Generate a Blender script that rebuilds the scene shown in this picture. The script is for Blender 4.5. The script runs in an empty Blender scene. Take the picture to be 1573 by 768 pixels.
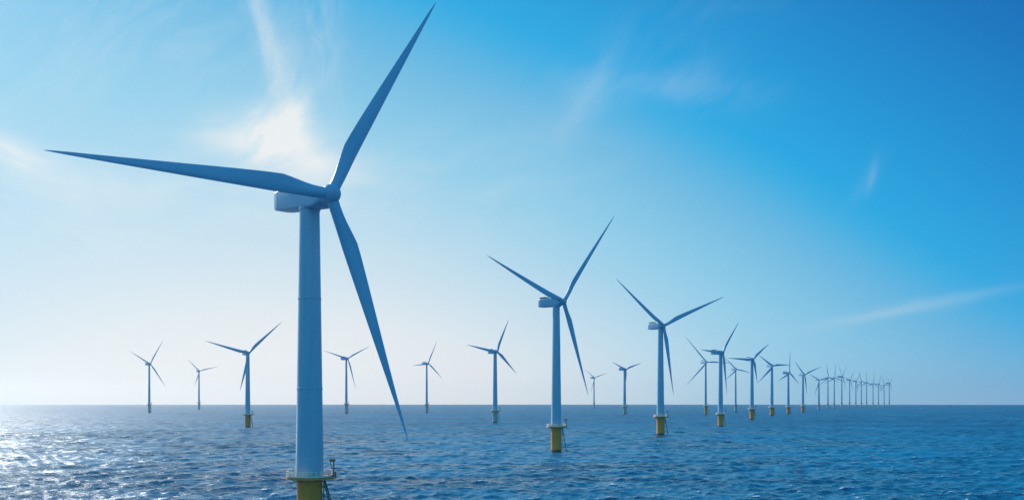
import bpy, bmesh, math, random
import numpy as np
R = math.radians
random.seed(7)
sc = bpy.context.scene
C = sc.collection

# ------------------------------------------------------------------ camera
cam = bpy.data.cameras.new('camera')
co = bpy.data.objects.new('camera', cam)
C.objects.link(co)
sc.camera = co
co.location = (0, 0, 27)
co.rotation_euler = (R(90), 0, 0)
cam.sensor_width = 36
cam.lens = 36 * 1300 / 1573
cam.shift_y = (618.5 - 384) / 1573
cam.clip_start = 0.5
cam.clip_end = 90000

# ------------------------------------------------------------------ render look
SUN_AZ, SUN_EL = -44, 31
sc.view_settings.view_transform = 'Standard'
sc.view_settings.look = 'None'
sc.view_settings.exposure = 0
sc.view_settings.gamma = 1
sc.view_settings.use_curve_mapping = False
sc.cycles.use_denoising = True
sc.cycles.denoising_prefilter = 'NONE'
sc.cycles.use_adaptive_sampling = False
sc.cycles.max_bounces = 6
sc.cycles.volume_bounces = 0
sc.cycles.sample_clamp_indirect = 4
sc.cycles.sample_clamp_direct = 12

# ------------------------------------------------------------------ node helper
class N:
    def __init__(s, nt):
        s.nt = nt
    def node(s, t, **kw):
        n = s.nt.nodes.new(t)
        for k, v in kw.items():
            setattr(n, k, v)
        return n
    def put(s, sock, v):
        if isinstance(v, bpy.types.NodeSocket):
            s.nt.links.new(v, sock)
        else:
            sock.default_value = v
    def m(s, op, a, b=0.0, c=0.0, clamp=False):
        n = s.node('ShaderNodeMath', operation=op, use_clamp=clamp)
        for k, v in enumerate((a, b, c)):
            s.put(n.inputs[k], v)
        return n.outputs[0]
    def mix(s, f, a, b):
        n = s.node('ShaderNodeMix', data_type='RGBA')
        s.put(n.inputs[0], f); s.put(n.inputs[6], a); s.put(n.inputs[7], b)
        return n.outputs[2]
    def comb(s, x, y, z):
        n = s.node('ShaderNodeCombineXYZ')
        for k, v in enumerate((x, y, z)):
            s.put(n.inputs[k], v)
        return n.outputs[0]
    def noise(s, vec, scale, detail=4, rough=.55, dist=0.0):
        n = s.node('ShaderNodeTexNoise')
        s.put(n.inputs['Vector'], vec)
        n.inputs['Scale'].default_value = scale
        n.inputs['Detail'].default_value = detail
        n.inputs['Roughness'].default_value = rough
        n.inputs['Distortion'].default_value = dist
        return n.outputs['Fac']
    def ramp(s, f, stops):
        n = s.node('ShaderNodeValToRGB')
        e = n.color_ramp.elements
        while len(e) < len(stops):
            e.new(.5)
        for k, (p, c) in enumerate(stops):
            e[k].position = p
            e[k].color = tuple(c) + (1,) if len(c) == 3 else c
        s.put(n.inputs[0], f)
        return n.outputs[0]
    def smooth(s, v, lo, hi):
        n = s.node('ShaderNodeMapRange', interpolation_type='SMOOTHSTEP')
        s.put(n.inputs[0], v); n.inputs[1].default_value = lo; n.inputs[2].default_value = hi
        return n.outputs[0]

def lin(r, g, b):
    return tuple(c / 255 / 12.92 if c <= 10.3 else ((c / 255 + .055) / 1.055) ** 2.4 for c in (r, g, b))

# ------------------------------------------------------------------ sky
w = bpy.data.worlds.new('World')
sc.world = w
w.use_nodes = True
n = N(w.node_tree)
bg = w.node_tree.nodes['Background']
sky = n.node('ShaderNodeTexSky', sky_type='NISHITA', sun_disc=False)
sky.sun_elevation = R(SUN_EL)
sky.sun_rotation = R(SUN_AZ)
sky.dust_density = .2
sky.air_density = 1
sky.ozone_density = 4
sep = n.node('ShaderNodeSeparateColor')
n.put(sep.inputs[0], sky.outputs[0])
tc = n.node('ShaderNodeTexCoord')
sx = n.node('ShaderNodeSeparateXYZ')
n.put(sx.inputs[0], tc.outputs['Generated'])
dx, dy, dz = sx.outputs
# brightness of the Nishita sky, graded to the saturated azure of the photograph
cx = n.m('MINIMUM', n.m('MAXIMUM', dx, -.55), .55)
cz = n.m('MINIMUM', n.m('MAXIMUM', dz, 0.0), .45)
f = n.m('MULTIPLY_ADD', n.m('LOGARITHM', sep.outputs[1], math.e), .06, .7974)
for a_, b_, k_ in ((cx, 1.0, -.1519), (cz, 1.0, -.1902), (cx, cx, -.4146), (cx, cz, -.3042), (cz, cz, -.7455)):
    f = n.m('ADD', f, n.m('MULTIPLY', n.m('MULTIPLY', a_, b_), k_))
# unseen sky behind the camera: an even blue made bright to light shaded towers
rear = n.m('SUBTRACT', 1.0, n.smooth(dy, -.45, .35))
f = n.m('ADD', n.m('MULTIPLY', f, n.m('SUBTRACT', 1.0, rear)), n.m('MULTIPLY', rear, .70))
f = n.m('MAXIMUM', f, .44, clamp=True)
sd = (math.sin(R(SUN_AZ)) * math.cos(R(SUN_EL)), math.cos(R(SUN_AZ)) * math.cos(R(SUN_EL)), math.sin(R(SUN_EL)))
dt = n.node('ShaderNodeVectorMath', operation='DOT_PRODUCT')
n.put(dt.inputs[0], tc.outputs['Generated'])
dt.inputs[1].default_value = sd
aureole = n.m('POWER', n.m('MAXIMUM', dt.outputs['Value'], 0.0), 150)
S = [(.30, (10, 78, 150)), (.477, (28, 121, 191)), (.59, (36, 151, 214)), (.66, (43, 168, 226)), (.68, (62, 174, 226)),
     (.73, (112, 187, 226)), (.79, (144, 204, 232)), (.825, (164, 211, 235)), (.885, (205, 226, 238)), (.92, (229, 235, 239)), (1, (250, 250, 248))]
col = n.ramp(f, [(p, lin(*c)) for p, c in S])
# lavender veil of thick air low over the horizon on the side away from the sun
veil = n.m('MULTIPLY', n.m('EXPONENT', n.m('MULTIPLY', n.m('ABSOLUTE', dz), -22)), n.smooth(dx, .1, .6))
col = n.mix(n.m('MULTIPLY', veil, .6), col, lin(172, 192, 219) + (1,))
# cirrus, placed by direction on the sky
u = n.m('DIVIDE', dx, n.m('MAXIMUM', dy, .05))
v = n.m('DIVIDE', dz, n.m('MAXIMUM', dy, .05))
front = n.smooth(dy, .15, .4)
base = n.comb(u, v, 0.0)
warp = n.node('ShaderNodeTexNoise')
n.put(warp.inputs['Vector'], base)
warp.inputs['Scale'].default_value = 7
warp.inputs['Detail'].default_value = 3
wsep = n.node('ShaderNodeSeparateColor')
n.put(wsep.inputs[0], warp.outputs['Color'])
wu = n.m('SUBTRACT', wsep.outputs[0], .5)
wv = n.m('SUBTRACT', wsep.outputs[1], .5)
def wisp(px, py, ang, la, lb, amp, warpf=.05, nsc=9, stretch=4, lo=.32, hi=.72, nang=None):
    cu, cv = (px - 786.5) / 1300, (618.5 - py) / 1300
    la /= 1300; lb /= 1300
    uu = n.m('ADD', n.m('SUBTRACT', u, cu), n.m('MULTIPLY', wu, warpf))
    vv = n.m('ADD', n.m('SUBTRACT', v, cv), n.m('MULTIPLY', wv, warpf))
    c, s = math.cos(R(ang)), math.sin(R(ang))
    a = n.m('ADD', n.m('MULTIPLY', uu, c), n.m('MULTIPLY', vv, s))
    b = n.m('SUBTRACT', n.m('MULTIPLY', vv, c), n.m('MULTIPLY', uu, s))
    q = n.m('ADD', n.m('POWER', n.m('ABSOLUTE', n.m('DIVIDE', a, la)), 2.0), n.m('POWER', n.m('ABSOLUTE', n.m('DIVIDE', b, lb)), 2.0))
    e = n.m('EXPONENT', n.m('MULTIPLY', q, -1))
    if nang is None:
        nv = n.comb(n.m('ADD', a, px * .01), n.m('MULTIPLY', b, stretch), py * .01)
    else:
        c, s = math.cos(R(nang)), math.sin(R(nang))
        a2 = n.m('ADD', n.m('MULTIPLY', uu, c), n.m('MULTIPLY', vv, s))
        b2 = n.m('SUBTRACT', n.m('MULTIPLY', vv, c), n.m('MULTIPLY', uu, s))
        nv = n.comb(n.m('ADD', a2, px * .01), n.m('MULTIPLY', b2, stretch), py * .01)
    t = n.smooth(n.noise(nv, nsc, 9, .64, .6), lo, hi)
    return n.m('MULTIPLY', n.m('MULTIPLY', e, t), amp)
parts = [
    wisp(408, 40, 100, 95, 20, .66, .06, 11, 2.2, .24, .68),
    wisp(428, 140, 82, 90, 30, .5, .05, 12, 2.5, .25, .7),
    wisp(440, 185, 50, 60, 22, .9, .03, 14, 3, .2, .6),
    wisp(432, 222, -25, 84, 40, 1.3, .07, 12, 2.2, .16, .64, 35),
    wisp(380, 205, 5, 120, 34, .55, .06, 9, 3, .25, .65),
    wisp(490, 258, -10, 110, 45, .55, .05, 9, 2, .2, .65),
    wisp(500, 60, 95, 110, 40, .28, .05, 14, 3, .3, .7),
    wisp(5, 228, -28, 95, 24, .9, .04, 12, 3, .22, .66),
    wisp(90, 275, -12, 150, 40, .38, .05, 8, 3, .2, .65),
    wisp(300, 300, -8, 190, 30, .35, .05, 8, 3, .25, .65),
    wisp(905, 130, 62, 80, 22, .18, .05, 9, 2.5, .2, .7),
    wisp(880, 165, 42, 90, 32, .15, .05, 9, 2.5, .2, .7),
    wisp(1010, 118, 12, 95, 28, .15, .06, 10, 3, .25, .7, 35),
    wisp(1090, 135, -6, 85, 24, .13, .06, 10, 3, .25, .7, 30),
    wisp(1339, 272, 74, 24, 6, .13, .02, 14, 3, .15, .6),
    wisp(1325, 285, 50, 40, 12, .06, .03, 12, 3, .2, .6),
    wisp(1420, 470, 10.5, 140, 9, .2, .02, 9, 5, .1, .5),
    wisp(1340, 485, 7, 110, 6, .10, .015, 9, 5, .1, .5),
    wisp(200, 60, 12, 260, 90, .22, .09, 9, 4, .36, .75, 40),
    wisp(120, 330, -10, 260, 60, .2, .07, 9, 4, .35, .72),
    wisp(960, 90, 25, 190, 60, .08, .08, 10, 3, .34, .74, 40),
    wisp(640, 300, 10, 260, 90, .22, .08, 6, 3, .3, .7),
    wisp(150, 560, 2, 300, 20, .2, .04, 6, 5, .3, .7),
]
tot = parts[0]
for p in parts[1:]:
    tot = n.m('ADD', tot, p)
tot = n.m('MULTIPLY', tot, front)
tot = n.m('MULTIPLY', tot, .66)
tot = n.m('MINIMUM', tot, .9)
col = n.mix(tot, col, lin(240, 241, 240) + (1,))
sc10 = n.node('ShaderNodeVectorMath', operation='SCALE')
n.put(sc10.inputs[0], col)
n.put(sc10.inputs['Scale'], n.m('MULTIPLY_ADD', aureole, 25.0, 10.0))
n.put(bg.inputs[0], sc10.outputs[0])
bg.inputs[1].default_value = .1

# ------------------------------------------------------------------ sun
sl = bpy.data.lights.new('sun', 'SUN')
sl.energy = 5.0
sl.angle = R(.55)
sl.color = (1, .955, .88)
so = bpy.data.objects.new('sun', sl)
C.objects.link(so)
so.rotation_euler = (R(90 - SUN_EL), 0, R(180 - SUN_AZ) )
# a sun lamp shines along its -Z: tilt about X, then turn so the light comes from azimuth SUN_AZ
so.location = (-300, 300, 500)

# ------------------------------------------------------------------ materials
def mat(name):
    m = bpy.data.materials.new(name)
    m.use_nodes = True
    nn = N(m.node_tree)
    return m, nn, m.node_tree.nodes['Principled BSDF']

def paint(name, c1, c2, rough=.4, scale=.35, streak=5.0, rust=None, amount=.5, spec=.4):
    m, q, b = mat(name)
    t = q.node('ShaderNodeTexCoord')
    mp = q.node('ShaderNodeMapping')
    q.put(mp.inputs[0], t.outputs['Object'])
    mp.inputs['Scale'].default_value = (1, 1, 1 / streak)
    f1 = q.noise(mp.outputs[0], scale, 5, .6)
    f2 = q.noise(t.outputs['Object'], scale * 6, 4, .6)
    k = q.smooth(q.m('MULTIPLY_ADD', f2, .4, q.m('MULTIPLY', f1, .8)), .35, .85)
    c = q.mix(k, c1 + (1,), c2 + (1,))
    if rust:
        r = q.smooth(q.noise(mp.outputs[0], scale * 4, 6, .65), 1 - amount, 1 - amount + .14)
        c = q.mix(r, c, rust + (1,))
    q.put(b.inputs['Base Color'], c)
    q.put(b.inputs['Roughness'], q.m('MULTIPLY_ADD', f2, .2, rough - .1))
    b.inputs['Specular IOR Level'].default_value = spec
    return m

M = {}
M['tower'] = paint('tower_paint', (.32, .50, .635), (.235, .40, .53), .3, .3, 14, (.20, .33, .42), .36)  # white turbines: blue of the shade put into tower, blade and nacelle colour
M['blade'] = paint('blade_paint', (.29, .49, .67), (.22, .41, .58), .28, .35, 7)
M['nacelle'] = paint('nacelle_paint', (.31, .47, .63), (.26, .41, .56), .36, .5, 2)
M['dark'] = paint('dark_metal', (.07, .075, .085), (.11, .11, .12), .5, 1, 1)
M['deck'] = paint('platform_paint', (.80, .30, .10), (.58, .20, .07), .7, .8, 1, (.26, .09, .04), .44)
M['rail'] = paint('railing_paint', (.88, .82, .76), (.74, .60, .50), .5, .9, 1, (.34, .15, .08), .40)
M['crane'] = paint('crane_paint', (.50, .27, .22), (.30, .13, .10), .6, 1, 1, (.25, .09, .05), .52)
M['steel'] = paint('landing_steel', (.22, .22, .2), (.12, .12, .12), .55, 1, 1)

def yellow(name, c1, c2):
    m, q, b = mat(name)
    t = q.node('ShaderNodeTexCoord')
    s = q.node('ShaderNodeSeparateXYZ')
    q.put(s.inputs[0], t.outputs['Object'])
    mp = q.node('ShaderNodeMapping')
    q.put(mp.inputs[0], t.outputs['Object'])
    mp.inputs['Scale'].default_value = (1, 1, .15)
    f1 = q.noise(mp.outputs[0], .8, 5, .6)
    f2 = q.noise(t.outputs['Object'], 1.6, 5, .6)
    c = q.mix(q.smooth(f1, .35, .7), c1 + (1,), c2 + (1,))
    # rust runs and the weed band of the splash zone
    c = q.mix(q.m('MULTIPLY', q.smooth(f1, .62, .76), .35), c, (.30, .12, .03, 1))
    zz = q.m('MULTIPLY_ADD', f2, -3.0, s.outputs[2])
    c = q.mix(q.m('SUBTRACT', 1.0, q.smooth(zz, -.7, .6)), c, (.045, .05, .03, 1))
    q.put(b.inputs['Base Color'], c)
    b.inputs['Roughness'].default_value = .5
    return m
M['yellow'] = yellow('yellow_paint', (.98, .31, .05), (.92, .27, .04))
M['pale'] = yellow('pale_base_paint', (.48, .47, .44), (.42, .41, .38))

# ------------------------------------------------------------------ water
PILES = [(-50.4, 210.8, 3.1), (24.3, 464.9, 2.9), (124.4, 709.1, 3.1), (236.9, 961.6, 2.9), (-292.3, 936, 2.9)]
def make_water():
    rs = list(np.arange(3, 190, 4.0))
    r = 190.0
    while r < 900:
        rs.append(r); r += max(.5, r * .0026)
    while r < 3000:
        rs.append(r); r *= 1.003
    while r < 14000:
        rs.append(r); r *= 1.03
    rs.append(14000.0)
    rs = np.array(rs)
    th = np.concatenate([np.linspace(R(-42), R(42), 760, endpoint=False), np.linspace(R(42), R(318), 70, endpoint=False)])
    nr, nth = len(rs), len(th)
    rr, tt = np.meshgrid(rs, th, indexing='ij')
    x = (rr * np.sin(tt)).ravel(); y = (rr * np.cos(tt)).ravel()
    dr = np.gradient(rs)
    cell = np.maximum(np.repeat(dr, nth), rr.ravel() * R(84) / 760)
    rng = np.random.default_rng(11)
    z = np.zeros_like(x); ox = np.zeros_like(x); oy = np.zeros_like(x); slope = np.zeros_like(x)
    for k in range(110):
        L = 1.5 * (32 / 1.5) ** rng.random()
        # the wind blows from the right and the front, waves run with it
        a = R(128) + rng.normal(0, R(42))
        kx, ky = math.cos(a), math.sin(a)
        K = 2 * math.pi / L
        amp = .0108 * L ** .60 * (.5 + rng.random())
        ph = rng.random() * 6.28
        wgt = np.clip((L / cell - 2.2) / 2.0, 0, 1)
        p = K * (kx * x + ky * y) + ph
        z += wgt * amp * np.cos(p)
        s = wgt * amp * np.sin(p) * .9
        ox -= kx * s; oy -= ky * s
        slope += wgt * amp * K * np.cos(p)
    x2 = x + ox; y2 = y + oy
    fade = np.clip((13500 - rr.ravel()) / 1000, 0, 1)
    z *= fade
    me = bpy.data.meshes.new('water')
    vs = np.stack([x2, y2, z], 1)
    vs = np.concatenate([vs, [[0, 0, 0]]])
    i, j = np.meshgrid(np.arange(nr - 1), np.arange(nth), indexing='ij')
    j2 = (j + 1) % nth
    q = np.stack([i * nth + j, i * nth + j2, (i + 1) * nth + j2, (i + 1) * nth + j], -1).reshape(-1, 4)
    cj = np.arange(nth)
    tri = np.stack([np.full(nth, nr * nth), (cj + 1) % nth, cj], 1)
    loops = np.concatenate([q[:, ::-1].ravel(), tri[:, ::-1].ravel()])
    starts = np.concatenate([np.arange(len(q)) * 4, len(q) * 4 + np.arange(nth) * 3])
    me.vertices.add(len(vs)); me.vertices.foreach_set('co', vs.ravel().astype(np.float32))
    me.loops.add(len(loops)); me.loops.foreach_set('vertex_index', loops.astype(np.int32))
    me.polygons.add(len(starts)); me.polygons.foreach_set('loop_start', starts.astype(np.int32))
    me.update(calc_edges=True)
    me.polygons.foreach_set('use_smooth', np.ones(len(starts), dtype=bool))
    at = me.attributes.new('crest', 'FLOAT', 'POINT')
    splash = np.zeros_like(x2)
    for px, py, pr in PILES:            # water broken white round the piles
        dd = np.hypot(x2 - px, y2 - py)
        splash = np.maximum(splash, np.clip(1 - (dd - pr) / 2.6, 0, 1))
    at.data.foreach_set('value', np.append(slope, 0).astype(np.float32))
    a2 = me.attributes.new('splash', 'FLOAT', 'POINT')
    a2.data.foreach_set('value', np.append(splash, 0).astype(np.float32))
    o = bpy.data.objects.new('water', me)
    C.objects.link(o)
    o['kind'] = 'structure'
    if me.polygons[0].normal.z < 0:
        me.flip_normals()
    m, q, b = mat('sea_water')
    t = q.node('ShaderNodeTexCoord')
    P = t.outputs['Object']
    mp = q.node('ShaderNodeMapping')
    q.put(mp.inputs[0], P)
    mp.inputs['Rotation'].default_value = (0, 0, R(-50))
    mp.inputs['Scale'].default_value = (.45, 1, 1)
    W = mp.outputs[0]
    h1 = q.noise(W, .42, 6, .66, .3)
    h2 = q.noise(W, .07, 4, .6, .4)
    h3 = q.noise(W, .018, 4, .62, .4)
    h = q.m('ADD', q.m('ADD', q.m('MULTIPLY', h1, .8), q.m('MULTIPLY', h2, 1.8)), q.m('MULTIPLY', h3, 4.5))
    bp = q.node('ShaderNodeBump')
    bp.inputs['Strength'].default_value = .8
    bp.inputs['Distance'].default_value = 1.0
    q.put(bp.inputs['Height'], h)
    q.put(b.inputs['Normal'], bp.outputs[0])
    at = q.node('ShaderNodeAttribute', attribute_name='crest')
    # whitecaps break on the steep crests only, in torn patches
    f1 = q.noise(W, .5, 6, .7, .6)
    f2 = q.noise(W, .022, 3, .55)
    fm = q.m('MULTIPLY', q.smooth(at.outputs['Fac'], .30, .50), q.m('MULTIPLY', q.smooth(f1, .42, .6), q.smooth(f2, .42, .53)))
    sp = q.node('ShaderNodeAttribute', attribute_name='splash')
    fm = q.m('MAXIMUM', fm, q.m('MULTIPLY', q.m('MULTIPLY', q.smooth(sp.outputs['Fac'], .1, .7), q.smooth(f1, .36, .6)), .8))
    # wind patches and slicks, from hundreds of metres down to a few
    pa = q.m('ADD', q.m('MULTIPLY', q.noise(W, .006, 3, .6, .3), .3), q.m('MULTIPLY', q.noise(W, .03, 7, .74, .4), .7))
    pk = q.smooth(pa, .38, .62)
    cc = q.mix(pk, (.001, .050, .115, 1), (.006, .160, .295, 1))
    cc = q.mix(fm, cc, (.78, .80, .80, 1))
    q.put(b.inputs['Base Color'], cc)
    # wind patches ruffle the surface at several sizes
    # far out the small waves are finer than the mesh: their slopes go into the roughness
    ln = q.node('ShaderNodeVectorMath', operation='LENGTH')
    q.put(ln.inputs[0], P)
    ro = q.m('ADD', q.m('MULTIPLY_ADD', pk, .22, .09), q.m('MULTIPLY', q.smooth(ln.outputs['Value'], 160, 1500), .30))
    q.put(b.inputs['Roughness'], q.m('MULTIPLY_ADD', fm, .5, ro))
    b.inputs['IOR'].default_value = 1.333
    me.materials.append(m)
    return o
make_water()

# ------------------------------------------------------------------ mesh helpers
def link(name, bm, m, parent=None, smooth=True, sharp=35):
    me = bm if isinstance(bm, bpy.types.Mesh) else bpy.data.meshes.new(name)
    if me is not bm:
        bmesh.ops.recalc_face_normals(bm, faces=bm.faces)
        bm.to_mesh(me); bm.free()
        for p in me.polygons:
            p.use_smooth = smooth
        if smooth:
            me.set_sharp_from_angle(angle=R(sharp))
        me.materials.append(M[m])
    o = bpy.data.objects.new(name, me)
    C.objects.link(o)
    if parent:
        o.parent = parent
    return o

def lathe(bm, prof, seg=48, axis='Z', off=(0, 0, 0), caps=True):
    rings = []
    for r, h in prof:
        ring = []
        for k in range(seg):
            a = 2 * math.pi * k / seg
            c, s = r * math.cos(a), r * math.sin(a)
            p = (c, s, h) if axis == 'Z' else (h, c, s)
            ring.append(bm.verts.new((p[0] + off[0], p[1] + off[1], p[2] + off[2])))
        rings.append(ring)
    for a, b in zip(rings, rings[1:]):
        for k in range(seg):
            bm.faces.new((a[k], a[(k + 1) % seg], b[(k + 1) % seg], b[k]))
    if caps:
        bm.faces.new(rings[0][::-1]); bm.faces.new(rings[-1])

def tube(bm, p, q, r, seg=8):
    p = np.array(p, float); q = np.array(q, float)
    d = q - p; L = np.linalg.norm(d); d /= L
    h = np.array([0, 0, 1.]) if abs(d[2]) < .9 else np.array([1., 0, 0])
    a = np.cross(d, h); a /= np.linalg.norm(a); b = np.cross(d, a)
    rings = []
    for c in (p, q):
        rings.append([bm.verts.new(c + r * (math.cos(2 * math.pi * k / seg) * a + math.sin(2 * math.pi * k / seg) * b)) for k in range(seg)])
    for k in range(seg):
        bm.faces.new((rings[0][k], rings[0][(k + 1) % seg], rings[1][(k + 1) % seg], rings[1][k]))
    bm.faces.new(rings[0][::-1]); bm.faces.new(rings[1])

def hoop(bm, R0, z, r, seg=48):
    rings = []
    for k in range(seg):
        a = 2 * math.pi * k / seg
        rings.append([bm.verts.new(((R0 + r * math.cos(t)) * math.cos(a), (R0 + r * math.cos(t)) * math.sin(a), z + r * math.sin(t)))
                      for t in [2 * math.pi * i / 6 for i in range(6)]])
    for k in range(seg):
        A, B = rings[k], rings[(k + 1) % seg]
        for i in range(6):
            bm.faces.new((A[i], A[(i + 1) % 6], B[(i + 1) % 6], B[i]))

def box(bm, lo, hi, bev=0.0, seg=2):
    r = bmesh.ops.create_cube(bm, size=1)
    vs = r['verts']
    for v in vs:
        v.co = [lo[k] + (v.co[k] + .5) * (hi[k] - lo[k]) for k in range(3)]
    if bev:
        es = list({e for v in vs for e in v.link_edges})
        bmesh.ops.bevel(bm, geom=es, offset=bev, segments=seg, profile=.5, affect='EDGES')

# ------------------------------------------------------------------ turbine parts (metres, for one size of turbine)
def blade_mesh(L, root, chord, mirror=1):
    """Blade along +Z from the hub centre, rotor axis +X, trailing edge towards -Y."""
    bm = bmesh.new()
    st = [.026, .05, .08, .11, .14, .17, .2, .24, .3, .38, .46, .54, .62, .7, .78, .86, .92, .96, .985, .997, 1.0]
    seg = 24
    rings = []
    sm = lambda t: t * t * (3 - 2 * t)
    for s in st:
        k = sm(min(max((s - .045) / .175, 0), 1))
        le = root * .5 * (1 - .08 * k) * (1 - max(s - .2, 0) / .8) + .16 * max(s - .2, 0)
        if s < .2:
            te = root * .5 + (chord - root) * k
        else:
            t = (s - .2) / .8
            te = (chord - root * .5) * max(1 - t * t / (t + .16) * 1.16, 0) ** 1.08 + .2 * t
        th = root * (1 - k) + root * .52 * k
        if s > .2:
            th = root * .52 * (1 - (s - .2) / .8) ** .9 + .07
        tip = 1.0
        if s > .92:
            tip = math.sqrt(max(1 - ((s - .92) / .08) ** 2, .0004))
        w = (le + te) * tip
        mid = (le - te) * .5 * (tip if s > .92 else 1)
        tw = R(13) * (1 - min(s / .9, 1)) * k
        bend = 1.1 * s * s * (L / 60)          # pre-bend upwind
        ring = []
        for i in range(seg):
            a = 2 * math.pi * i / seg
            cy, sy = math.cos(a), math.sin(a)
            # circle at the root, blending to an aerofoil thick near its nose
            thick = 1 - k * .62 * (.5 - .5 * cy) ** 1.1
            yy = cy * w / 2
            xx = sy * th / 2 * thick * tip
            X = xx * math.cos(tw) - yy * math.sin(tw)
            Y = xx * math.sin(tw) + yy * math.cos(tw) + mid
            ring.append(bm.verts.new((X + bend, Y * mirror, s * L)))
        rings.append(ring)
    for a, b in zip(rings, rings[1:]):
        for i in range(seg):
            bm.faces.new((a[i], a[(i + 1) % seg], b[(i + 1) % seg], b[i]))
    bm.faces.new(rings[0][::-1]); bm.faces.new(rings[-1])
    return bm

def build_turbine(tag, loc, scale, yaw, H, ov, Ls, As, d, kind='yellow', detail=2, cache=None, flips=(1, 1, 1)):
    """tag: dict label; d: dimensions; H, ov and blade lengths are real metres (divided by scale here)."""
    root = bpy.data.objects.new('wind_turbine', None)
    C.objects.link(root)
    root.location = (loc[0], loc[1], 0)
    root.rotation_euler = (0, 0, R(yaw - 90))
    root.scale = (scale,) * 3
    root['label'] = tag
    root['category'] = 'wind turbine'
    root['group'] = 'white wind turbines of the offshore wind farm'
    h, o = H / scale, ov / scale
    slim = 1.0 if scale < 1.35 else .68
    side = R(90 - yaw)      # local angle of the landing side (faces right of the row)
    rb, rt, rp, zp, Rp = d['r_base'], d['r_top'], d['r_pile'], d['z_plat'], d['R_plat']
    fr = o - d['hub_r'] * 1.15
    ztop = h - d['nac_lo'] + d['lift'] * fr / (fr + d['nac_back'])
    cache = {} if cache is None else cache
    def part(name, key, fn, m, parent=root, **kw):
        if key in cache:
            return link(name, cache[key], m, parent)
        ob = link(name, fn(), m, parent, **kw)
        cache[key] = ob.data
        return ob
    # --- foundation
    def f_pile():
        bm = bmesh.new()
        lathe(bm, [(rp, -2.6), (rp, zp - 1.6), (rp * 1.02, zp - 1.5), (rp * 1.02, zp - 1.25), (rp, zp - 1.2), (rp * 1.02, zp - .6), (rp * 1.14, zp - .012)], 56)
        return bm
    pile = part('transition_piece', 'pile' + kind, f_pile, kind)
    if detail >= 1:
        def f_land():
            bm = bmesh.new()
            # two fender tubes leaning out to the water, a ladder between them and struts to the pile
            top, bot = zp - .4, -1.8
            for s in (-1, 1):
                t0, t1 = (rp + .5, s * .75, top), (rp + 3.3, s * .95, bot)
                tube(bm, t0, t1, .2)
                tube(bm, (rp + .42, s * .34, top), (rp + .42, s * .34, bot), .07)
                for fz in (.2, .45, .7, .9):
                    z = top + (bot - top) * fz
                    tube(bm, (rp - .1, s * .7, z + .4), (rp + .5 + 2.8 * fz, s * (.75 + .2 * fz), z), .09)
            z = bot
            while z < top:
                tube(bm, (rp + .42, -.34, z), (rp + .42, .34, z), .035, 6)
                z += .42
            for fz in (.12, .3, .5, .7, .86):
                z = top + (bot - top) * fz
                tube(bm, (rp + .5 + 2.8 * fz, -.75 - .2 * fz, z), (rp + .5 + 2.8 * fz, .75 + .2 * fz, z), .08)
            return bm
        ob = part('boat_landing', 'land', f_land, 'steel', pile)
        ob.rotation_euler = (0, 0, side)
    # --- platform
    def f_deck():
        bm = bmesh.new()
        lathe(bm, [(rp * .9, zp + .012), (Rp, zp + .012), (Rp, zp + .62), (rp * .9, zp + .42)], 56, caps=False)
        for k in range(12):
            a = 2 * math.pi * k / 12
            c, s = math.cos(a), math.sin(a)
            tube(bm, (rp * .98 * c, rp * .98 * s, zp - .75), ((Rp - .4) * c, (Rp - .4) * s, zp + .05), .09, 6)
        c, s = math.cos(side), math.sin(side)
        # landing bay on the boat side
        vs = []
        for (rr, ww) in ((Rp - .8, -1.3), (Rp + .75, -1.3), (Rp + .75, 1.3), (Rp - .8, 1.3)):
            vs.append((rr * c - ww * s, rr * s + ww * c))
        lo = [bm.verts.new((x, y, zp + .03)) for x, y in vs]
        hi = [bm.verts.new((x, y, zp + .40)) for x, y in vs]
        bm.faces.new(lo[::-1]); bm.faces.new(hi)
        for k in range(4):
            bm.faces.new((lo[k], lo[(k + 1) % 4], hi[(k + 1) % 4], hi[k]))
        return bm
    plat = part('platform', 'deck' + str(yaw), f_deck, 'deck')
    if detail >= 1:
        def f_rail():
            bm = bmesh.new()
            rr = Rp - .12
            z0 = zp + .42
            for k in range(30):
                a = 2 * math.pi * k / 30
                tube(bm, (rr * math.cos(a), rr * math.sin(a), z0), (rr * math.cos(a), rr * math.sin(a), z0 + 1.55), .1, 6)
            for z in (.5, 1.0, 1.55):
                hoop(bm, rr, z0 + z, .07)
            lathe(bm, [(rr - .05, z0 + .1), (rr + .05, z0 + .1), (rr + .05, z0 + .42), (rr - .05, z0 + .42), (rr - .05, z0 + .1)], 60, caps=False)
            return bm
        part('railing', 'rail', f_rail, 'rail', plat)
        def f_crane():
            bm = bmesh.new()
            x = Rp + .25
            z0 = zp + .40
            lathe(bm, [(.36, z0), (.36, z0 + .5), (.2, z0 + .6), (.17, z0 + 3.6), (.28, z0 + 3.7), (.28, z0 + 4.1)], 14, off=(x, 0, 0))
            # folded jib with its hoist at the head
            box(bm, (x - 1.15, -.28, z0 + 3.95), (x + .45, .28, z0 + 4.5), .08)
            tube(bm, (x - .95, 0, z0 + 4.2), (x - .35, 0, z0 + 1.7), .1)
            lathe(bm, [(.05, -.4), (.42, -.36), (.42, .36), (.05, .4)], 12, axis='X', off=(x - .55, 0, z0 + 4.15))
            # equipment chest at its foot
            box(bm, (x - .1, .5, z0), (x + .42, 1.15, z0 + 1.25), .05)
            return bm
        ob = part('davit_crane', 'crane', f_crane, 'crane', plat)
        ob.rotation_euler = (0, 0, side)
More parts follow.
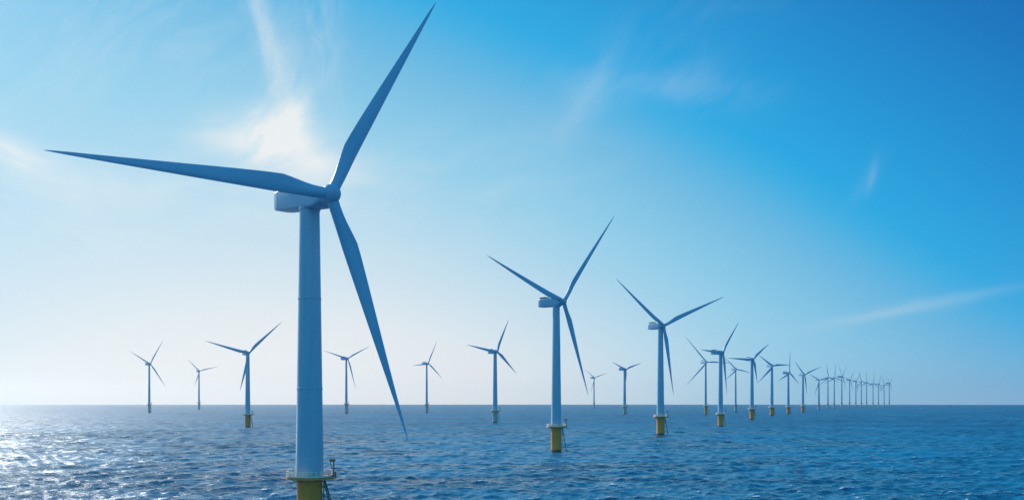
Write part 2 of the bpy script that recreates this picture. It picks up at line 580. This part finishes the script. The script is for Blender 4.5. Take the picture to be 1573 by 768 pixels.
    # --- tower
    def f_tower():
        bm = bmesh.new()
        pr = [(rb * 1.03, zp + .425), (rb * 1.03, zp + .62), (rb, zp + .66)]
        L = ztop - zp
        for k in (1, 2):
            z = zp + L * k / 3
            r = rb + (rt - rb) * k / 3
            pr += [(r + .002, z - .26), (r + .09, z - .2), (r + .09, z + .2), (r - .002, z + .26)]
        pr += [(rt, ztop - .5), (rt * 1.07, ztop - .45), (rt * 1.07, ztop + .25)]
        lathe(bm, pr, 64)
        return bm
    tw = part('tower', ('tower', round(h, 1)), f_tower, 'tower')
    tw.scale = pile.scale = plat.scale = (slim, slim, 1)
    # --- nacelle
    nb, lo, hi, wd = d['nac_back'], d['nac_lo'], d['nac_hi'], d['nac_w']
    front = o - d['hub_r'] * 1.15
    def f_nac():
        bm = bmesh.new()
        # cross-sections along the axis: (x, half width, bottom, top, corner)
        secs = [(-nb, wd * .36, -lo * .86, hi * .80, .35), (-nb + .25, wd * .42, -lo * .95, hi * .90, .45), (-nb * .84, wd * .5, -lo, hi, .5),
                (-nb * .83, wd * .5, -lo, hi, .5), (front - 2.4, wd * .5, -lo * .99, hi * .98, .5), (front - .7, wd * .44, -lo * .82, hi * .85, .9), (front, wd * .34, -lo * .6, hi * .62, .9)]
        rings = []
        for x, hw, b, t, c in secs:
            c = min(c, hw * .6)
            pts = []
            for cx, cz, a0 in ((hw - c, t - c, 0), (-hw + c, t - c, 90), (-hw + c, b + c, 180), (hw - c, b + c, 270)):
                for i in range(5):
                    a = R(a0 + 22.5 * i)
                    pts.append((cx + c * math.cos(a), cz + c * math.sin(a)))
            up = d['lift'] * (front - x) / (front + nb)
            rings.append([bm.verts.new((x, p[0], h + up + p[1])) for p in pts])
        nn = len(rings[0])
        for a, b in zip(rings, rings[1:]):
            for i in range(nn):
                bm.faces.new((a[i], a[(i + 1) % nn], b[(i + 1) % nn], b[i]))
        bm.faces.new(rings[0][::-1]); bm.faces.new(rings[-1])
        # rub rails along the flanks and the rear cover seam
        lf = lambda x: d['lift'] * (front - x) / (front + nb)
        for s in (-1, 1):
            y = s * wd * .5
            tube(bm, (-nb * .83, y, h - lo * .85 + lf(-nb * .83)), (-nb * .83, y, h + hi * .85 + lf(-nb * .83)), .05, 6)
        return bm
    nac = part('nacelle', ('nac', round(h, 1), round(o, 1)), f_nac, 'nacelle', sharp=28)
    if detail >= 1:
        def f_cool():
            bm = bmesh.new()
            z = h + hi + d['lift'] * .85
            box(bm, (-nb * .93, -wd * .42, z + .15), (-nb * .55, wd * .42, z + .75), .08)
            for y in (-wd * .3, wd * .3):
                for x in (-nb * .85, -nb * .62):
                    tube(bm, (x, y, z - .3), (x, y, z + .2), .09, 6)
            return bm
        part('cooling_unit', ('cool', round(h, 1)), f_cool, 'dark', nac)
        def f_mast():
            bm = bmesh.new()
            z = h + hi + d['lift'] * .55
            x = -nb * .45
            tube(bm, (x, 0, z - .1), (x, 0, z + 1.9), .05, 6)
            tube(bm, (x, -.6, z + 1.6), (x, .6, z + 1.6), .035, 6)
            for y in (-.6, .6):
                lathe(bm, [(.02, z + 1.6), (.11, z + 1.7), (.11, z + 1.85), (.02, z + 1.95)], 8, off=(x, y, 0))
            return bm
        part('weather_mast', ('mast', round(h, 1)), f_mast, 'steel', nac)
    # --- hub
    hr = d['hub_r']
    def f_hub():
        bm = bmesh.new()
        pr = [(hr * .8, -hr * 1.12), (hr * .97, -hr * 1.05), (hr, -hr * .9), (hr, -hr * .86), (hr * 1.0, -hr * .2)]
        for k in range(9):
            a = R(90) * k / 8
            pr.append((max(hr * math.cos(a), .02), hr * .12 + hr * 1.0 * math.sin(a)))
        lathe(bm, pr, 40, axis='X')
        return bm
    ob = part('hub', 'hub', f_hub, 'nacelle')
    ob.location = (o, 0, h)
    # --- blades
    L0 = d['blade']
    for L, A, fl in zip(Ls, As, flips):
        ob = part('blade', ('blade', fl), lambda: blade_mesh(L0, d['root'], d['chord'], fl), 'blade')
        ob.location = (o, 0, h)
        ob.rotation_euler = (R(A - 90), 0, 0)
        k = 1.009 * L / scale / L0
        ob.scale = (slim, slim, k)
    return root

D_NEAR = dict(r_base=3.42, r_top=2.45, r_pile=3.1, z_plat=8.2, R_plat=5.75, nac_back=15.2, nac_lo=2.75, nac_hi=2.3, nac_w=5.0, lift=2.6,
              hub_r=2.3, blade=63.0, root=2.75, chord=4.35)
D_STD = dict(r_base=2.95, r_top=2.0, r_pile=2.95, z_plat=14.0, R_plat=5.5, nac_back=12.5, nac_lo=2.5, nac_hi=2.4, nac_w=4.4, lift=.5,
             hub_r=1.55, blade=60.0, root=2.3, chord=3.7)

# (x, y, hub height, yaw, overhang, blade lengths, blade angles, base, detail, label)
T = [
 (24.3, 464.9, 82.1, 45, 5.5, [68.3, 61.0, 54.7], [51, 163, 291], 'yellow', 2, 'second largest wind turbine, mid picture, yellow base with railed platform and ladder'),
 (124.4, 709.1, 91.3, 34, 3.9, [77.2, 63.2, 58.6], [22, 147, 280], 'yellow', 2, 'third largest wind turbine, right of the middle one, one blade reaching far right'),
 (236.9, 961.6, 84.2, 39, 3.6, [46.0, 40.5, 49.0], [52, 178, 277], 'yellow', 1, 'wind turbine with long blocky nacelle, nearest of the cluster right of centre'),
 (-292.3, 936.0, 82.0, 38, 3.5, [52.3, 49.0, 43.1], [44, 167, 256], 'yellow', 1, 'tallest wind turbine left of the foreground tower, yellow base clear of the glittering water'),
 (-22.6, 1132.3, 95.3, 38, 4.7, [47.8, 50.4, 42.1], [67, 172, 318], 'pale', 1, 'pale based wind turbine left of the second largest turbine, one blade level, one steeply up'),
 (390.1, 1376.5, 97.8, 20, 4.2, [39.6, 49.9, 39.6], [41, 179, 280], 'yellow', 1, 'thick towered wind turbine with one level blade to the left, amid the right cluster'),
 (434.2, 1897.3, 118.0, 20, 5.0, [68.6, 80.0, 76.0], [359, 135, 224], 'yellow', 1, 'wind turbine with two blades spread left, leftmost of the cluster right of centre'),
 (538.8, 1755.0, 103.8, 20, 4.4, [44.0, 43.0, 52.0], [3, 150, 223], 'yellow', 1, 'yellow based wind turbine with a level blade pointing right, amid the right hand row'),
 (266.9, 2005.7, 106.3, 45, 4.5, [62.6, 56.8, 64.8], [16, 164, 263], 'pale', 1, 'pale wind turbine just left of the third largest, its lower blade hanging along the tower'),
 (-416.5, 2127.3, 138.2, 46, 6.8, [76.7, 74.2, 79.5], [27, 167, 287], 'pale', 1, 'small wind turbine between the foreground tower and its downward blade'),
 (-228.2, 2264.5, 132.1, 38, 8.1, [68.6, 50.0, 61.2], [66, 188, 318], 'pale', 1, 'small wind turbine standing alone just right of the foreground downward blade'),
 (-970.6, 2264.5, 131.0, 47, 6.8, [74.2, 64.4, 73.2], [62, 150, 304], 'pale', 1, 'leftmost wind turbine in the picture, blue grey tower down to the waterline'),
 (-1298.2, 3510.0, 158.7, 38, 8.0, [78.0, 66.0, 68.3], [15, 136, 250], 'pale', 1, 'faint small wind turbine on the far left, between two bigger turbines near the bright horizon'),
 (425.2, 4387.5, 156.8, 38, 6.6, [92.0, 82.0, 84.0], [17, 150, 248], 'pale', 0, 'faint tiny wind turbine on the horizon just right of the second largest turbine'),
 (639.6, 2420.7, 122.7, 20, 5.2, [52.0, 56.4, 52.0], [348, 141, 219], 'pale', 1, 'small pale wind turbine seen between the blocky nacelle turbine and the thick towered one'),
 (673.9, 2064.7, 99.9, 39, 4.2, [58.0, 55.6, 48.9], [89, 202, 325], 'yellow', 1, 'wind turbine with one blade pointing straight up, first right of the level blade one'),
 (815.1, 2371.6, 105.1, 21, 7.5, [62.5, 52.0, 56.0], [23, 133, 277], 'yellow', 1, 'wind turbine with blades in a wide Y, next right of the straight up blade'),
 (1156.8, 3190.9, 112.8, 20, 4.8, [64.2, 56.3, 60.4], [10, 155, 246], 'pale', 0, 'first turbine of the faint far row, a clear gap left of the others'),
]
FAR = [
 (1455.6, 3900.0, 144.1, 20, 6.1, [68.6, 67.6, 70.4], [103, 338, 213]),
 (1572.0, 4129.4, 149.1, 20, 6.3, [69.8, 72.2, 78.0], [89, 340, 204]),
 (1806.2, 4635.9, 169.8, 39, 7.2, [75.0, 78.0, 84.0], [61, 127, 292]),
 (2058.8, 5161.8, 166.6, 29, 7.1, [72.2, 78.5, 76.8], [62, 166, 285]),
 (2128.2, 5238.8, 161.8, 25, 6.9, [70.2, 76.3, 77.2], [56, 175, 278]),
 (2228.5, 5400.0, 162.3, 20, 6.9, [76.8, 73.9, 80.9], [115, 347, 219]),
 (2333.6, 5571.4, 160.6, 20, 6.8, [79.1, 72.8, 82.5], [98, 336, 204]),
 (2454.3, 5754.1, 158.8, 20, 6.7, [78.5, 75.2, 83.2], [86, 326, 196]),
 (2533.5, 5850.0, 157.8, 20, 6.7, [76.4, 80.8, 72.2], [75, 176, 303]),
 (2615.3, 5949.2, 152.7, 20, 6.5, [76.5, 70.9, 76.0], [112, 356, 226]),
 (2697.2, 6051.7, 166.5, 39, 7.1, [82.7, 87.1, 81.8], [52, 140, 294]),
]
ORD = ['', 'last', 'second', 'third', 'fourth', 'fifth', 'sixth', 'seventh', 'eighth', 'ninth', 'tenth', 'eleventh']

build_turbine('largest nearest wind turbine in the left foreground, yellow base cut by the frame',
              (-50.4, 210.8), 1.0, 42, 77.1, 10.3, [62.6, 61.7, 63.2], [61, 182, 290], D_NEAR, 'yellow', 2, None, (1, -1, 1))
cache = {}
for x, y, H, yaw, ov, Ls, As, kind, det, lab in T:
    build_turbine(lab, (x, y), H / 85, yaw, H, ov, Ls, As, D_STD, kind, det, cache)
for k, (x, y, H, yaw, ov, Ls, As) in enumerate(FAR):
    q = len(FAR) - k
    lab = ('last wind turbine at the right end of the faint distant row' if q == 1 else
           '%s wind turbine from the right end of the faint distant row' % ORD[q])
    build_turbine(lab, (x, y), H / 85, yaw, H, ov, Ls, As, D_STD, 'pale', 0, cache)

# ------------------------------------------------------------------ haze
bm = bmesh.new()
box(bm, (-14300, -14300, -4.5), (14300, 14300, 300))
hm = bpy.data.materials.new('haze_air')
hm.use_nodes = True
hm.cycles.volume_sampling = 'DISTANCE'
hm.cycles.homogeneous_volume = True
hm.node_tree.nodes.clear()
ho = hm.node_tree.nodes.new('ShaderNodeOutputMaterial')
hv = hm.node_tree.nodes.new('ShaderNodeVolumePrincipled')
hv.inputs['Density'].default_value = 2.7e-5
hv.inputs['Color'].default_value = (.90, .94, 1, 1)
hv.inputs['Anisotropy'].default_value = .78
hm.node_tree.links.new(hv.outputs[0], ho.inputs['Volume'])
M['haze'] = hm
hz = link('haze', bm, 'haze', smooth=False)
hz['kind'] = 'stuff'
